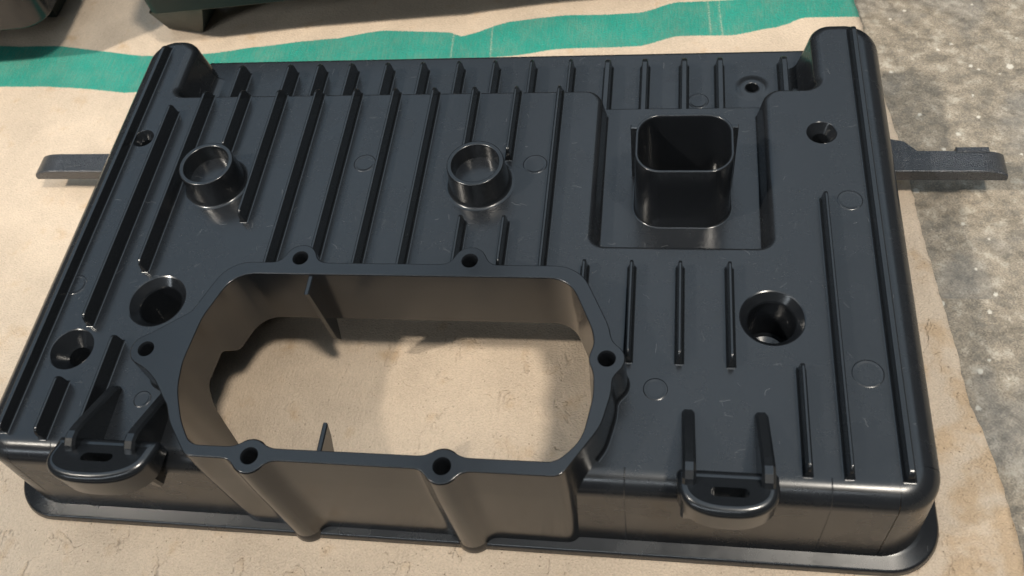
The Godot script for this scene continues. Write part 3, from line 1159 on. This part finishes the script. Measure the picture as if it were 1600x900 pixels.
func side_hooks(t: Node) -> void:
	# a flat hook on either side, low on the wall
	for s in [-1.0, 1.0]:
		var mb := MB.new()
		var tip := 232.5 if s > 0.0 else 240.5
		var top := [[174.0, -33.0, 0.0], [tip - 12.0, -33.0, 0.0]]
		for k in 8:
			var a := PI * 0.5 * (k + 1) / 8.0
			top.append([tip - 12.0 + 12.0 * sin(a), -33.0 - 4.0 * (1.0 - cos(a)), a * 0.8])
		var rim := PackedVector2Array()
		for q in top:
			rim.append(Vector2(q[0], q[1]))
		rim.append(Vector2(tip, -39.4))
		rim.append(Vector2(174.0, -39.4))
		for k in top.size() - 1:
			var p: Array = top[k]
			var q: Array = top[k + 1]
			var np := Vector3(s * sin(p[2]) * 0.9, cos(p[2]) + 0.05, 0).normalized()
			var nq := Vector3(s * sin(q[2]) * 0.9, cos(q[2]) + 0.05, 0).normalized()
			var zb := -65.2
			var zf := -54.2
			mb.quad(Vector3(p[0] * s, p[1], zb), Vector3(p[0] * s, p[1], zf), Vector3(q[0] * s, q[1], zf), Vector3(q[0] * s, q[1], zb), np, np, nq, nq)
			var fp := Vector3(0, 0.4, 1).normalized()
			mb.quad(Vector3(p[0] * s, p[1], zf), Vector3(p[0] * s, p[1] - 0.7, zf + 0.6), Vector3(q[0] * s, q[1] - 0.7, zf + 0.6), Vector3(q[0] * s, q[1], zf), np, fp, fp, nq)
		for side in [-1.0, 1.0]:
			var z := -65.2 if side < 0.0 else -53.6
			var ids := Geometry2D.triangulate_polygon(rim)
			var m := Vector3(0, 0, side)
			for k in range(0, ids.size(), 3):
				var c := []
				for e in 3:
					var v := rim[ids[k + e]]
					c.append(Vector3(v.x * s, minf(v.y, maxf(v.y - 0.7, -39.4)) if side > 0.0 else v.y, z))
				mb.tri(c[0], c[1], c[2], m, m, m)
		mb.flat(Vector3(tip * s, -37.6, -65.2), Vector3(tip * s, -37.6, -53.6), Vector3(tip * s, -39.4, -53.6), Vector3(tip * s, -39.4, -65.2), Vector3(s, 0, 0))
		mb.flat(Vector3(174 * s, -39.4, -65.2), Vector3(tip * s, -39.4, -65.2), Vector3(tip * s, -39.4, -53.6), Vector3(174 * s, -39.4, -53.6), Vector3.DOWN)
		var hook := part("side_hook", mb, M.hook, t)
		var web := MB.new()
		web.prism(PackedVector2Array([Vector2(178 * s, -75), Vector2(190.5 * s, -71.5), Vector2(196.5 * s, -64.8), Vector2(178 * s, -64.8)]), -36.4, -33.4, 0.3)
		part("hook_web", web, M.hook, hook)
		if s > 0:
			var lip := MB.new()
			lip.box(Vector3(211.5, -37.0, -67.2), Vector3(225.5, -32.2, -64.2), 0.6)
			part("hook_lip", lip, M.hook, hook)


# ---------------------------------------------------------------- neighbours

func neighbours() -> void:
	var t := thing("plastic_tray", "dark green black plastic tray edge lying behind the cover at the top of the photo", "tray")
	var mb := MB.new()
	var o := dense(rounded([[-204, -156, 7], [240, -201, 7], [250, -330, 12], [-220, -330, 12]], 0.15), 8.0)
	if Geometry2D.is_polygon_clockwise(o):
		o.reverse()
	mb.prism(o, -22.0, 30.0, 2.0, true)
	part("tray_body", mb, M.dark, t)
	var leg := MB.new()
	var up := [Vector3(-203.5, -20, -157.5), Vector3(-172, -20, -159.5), Vector3(-172, -20, -190), Vector3(-203.5, -20, -190)]
	var down := [Vector3(-212, -50, -178.5), Vector3(-189, -50, -174.5), Vector3(-187, -50, -197), Vector3(-211, -50, -200)]
	for i in 4:
		var j := (i + 1) % 4
		leg.flat(up[i], up[j], down[j], down[i], (up[i] + up[j]) * 0.5 - Vector3(-191, 0, -180))
	part("foot", leg, M.dark, t)
	for p in [Vector2(225, -224), Vector2(-200, -310), Vector2(225, -310)]:
		leg = MB.new()
		leg.box(Vector3(p.x - 10, -50, p.y - 10), Vector3(p.x + 10, -20, p.y + 10), 1.0)
		part("foot", leg, M.dark, t)

	var u := thing("plastic_housing", "black plastic housing with a rounded corner at the top left of the photo", "housing")
	mb = MB.new()
	o = dense(rounded([[-262, -146, 16], [-268, -300, 16], [-400, -300, 16], [-400, -133, 16]], 0.12), 8.0)
	if Geometry2D.is_polygon_clockwise(o):
		o.reverse()
	mb.prism(o, -20.0, 20.0, 3.0, true)
	part("housing_body", mb, M.gloss, u)
	mb = MB.new()
	mb.prism(shifted(o, -5.0), 20.0, 24.0, 1.0, true)
	part("housing_rim", mb, M.gloss, u)
	for p in [Vector2(-300, -200), Vector2(-385, -190), Vector2(-300, -285), Vector2(-385, -285)]:
		leg = MB.new()
		leg.box(Vector3(p.x - 9, -50, p.y - 9), Vector3(p.x + 9, -18, p.y + 9), 1.0)
		part("foot", leg, M.dark, u)


func unseen_blocker() -> void:
	# an unseen duct placed in front of the cover to keep the left lamp's light off the front of the sheet
	var t := thing("unseen_light_blocker", "unseen box-shaped duct hanging under the workshop roof", "blocker")
	for k in 3:
		var mb := MB.new()
		var x := -2150.0 + 1000.0 * k
		mb.box(Vector3(x, 1240, 566), Vector3(x + 994.0, 1340, 880), 4.0)
		part("blocker_section", mb, M.housing, t)
		mb = MB.new()
		mb.box(Vector3(x + 985.0, 1228, 556), Vector3(x + 1009.0, 1352, 890), 3.0)
		part("blocker_flange", mb, M.housing, t)
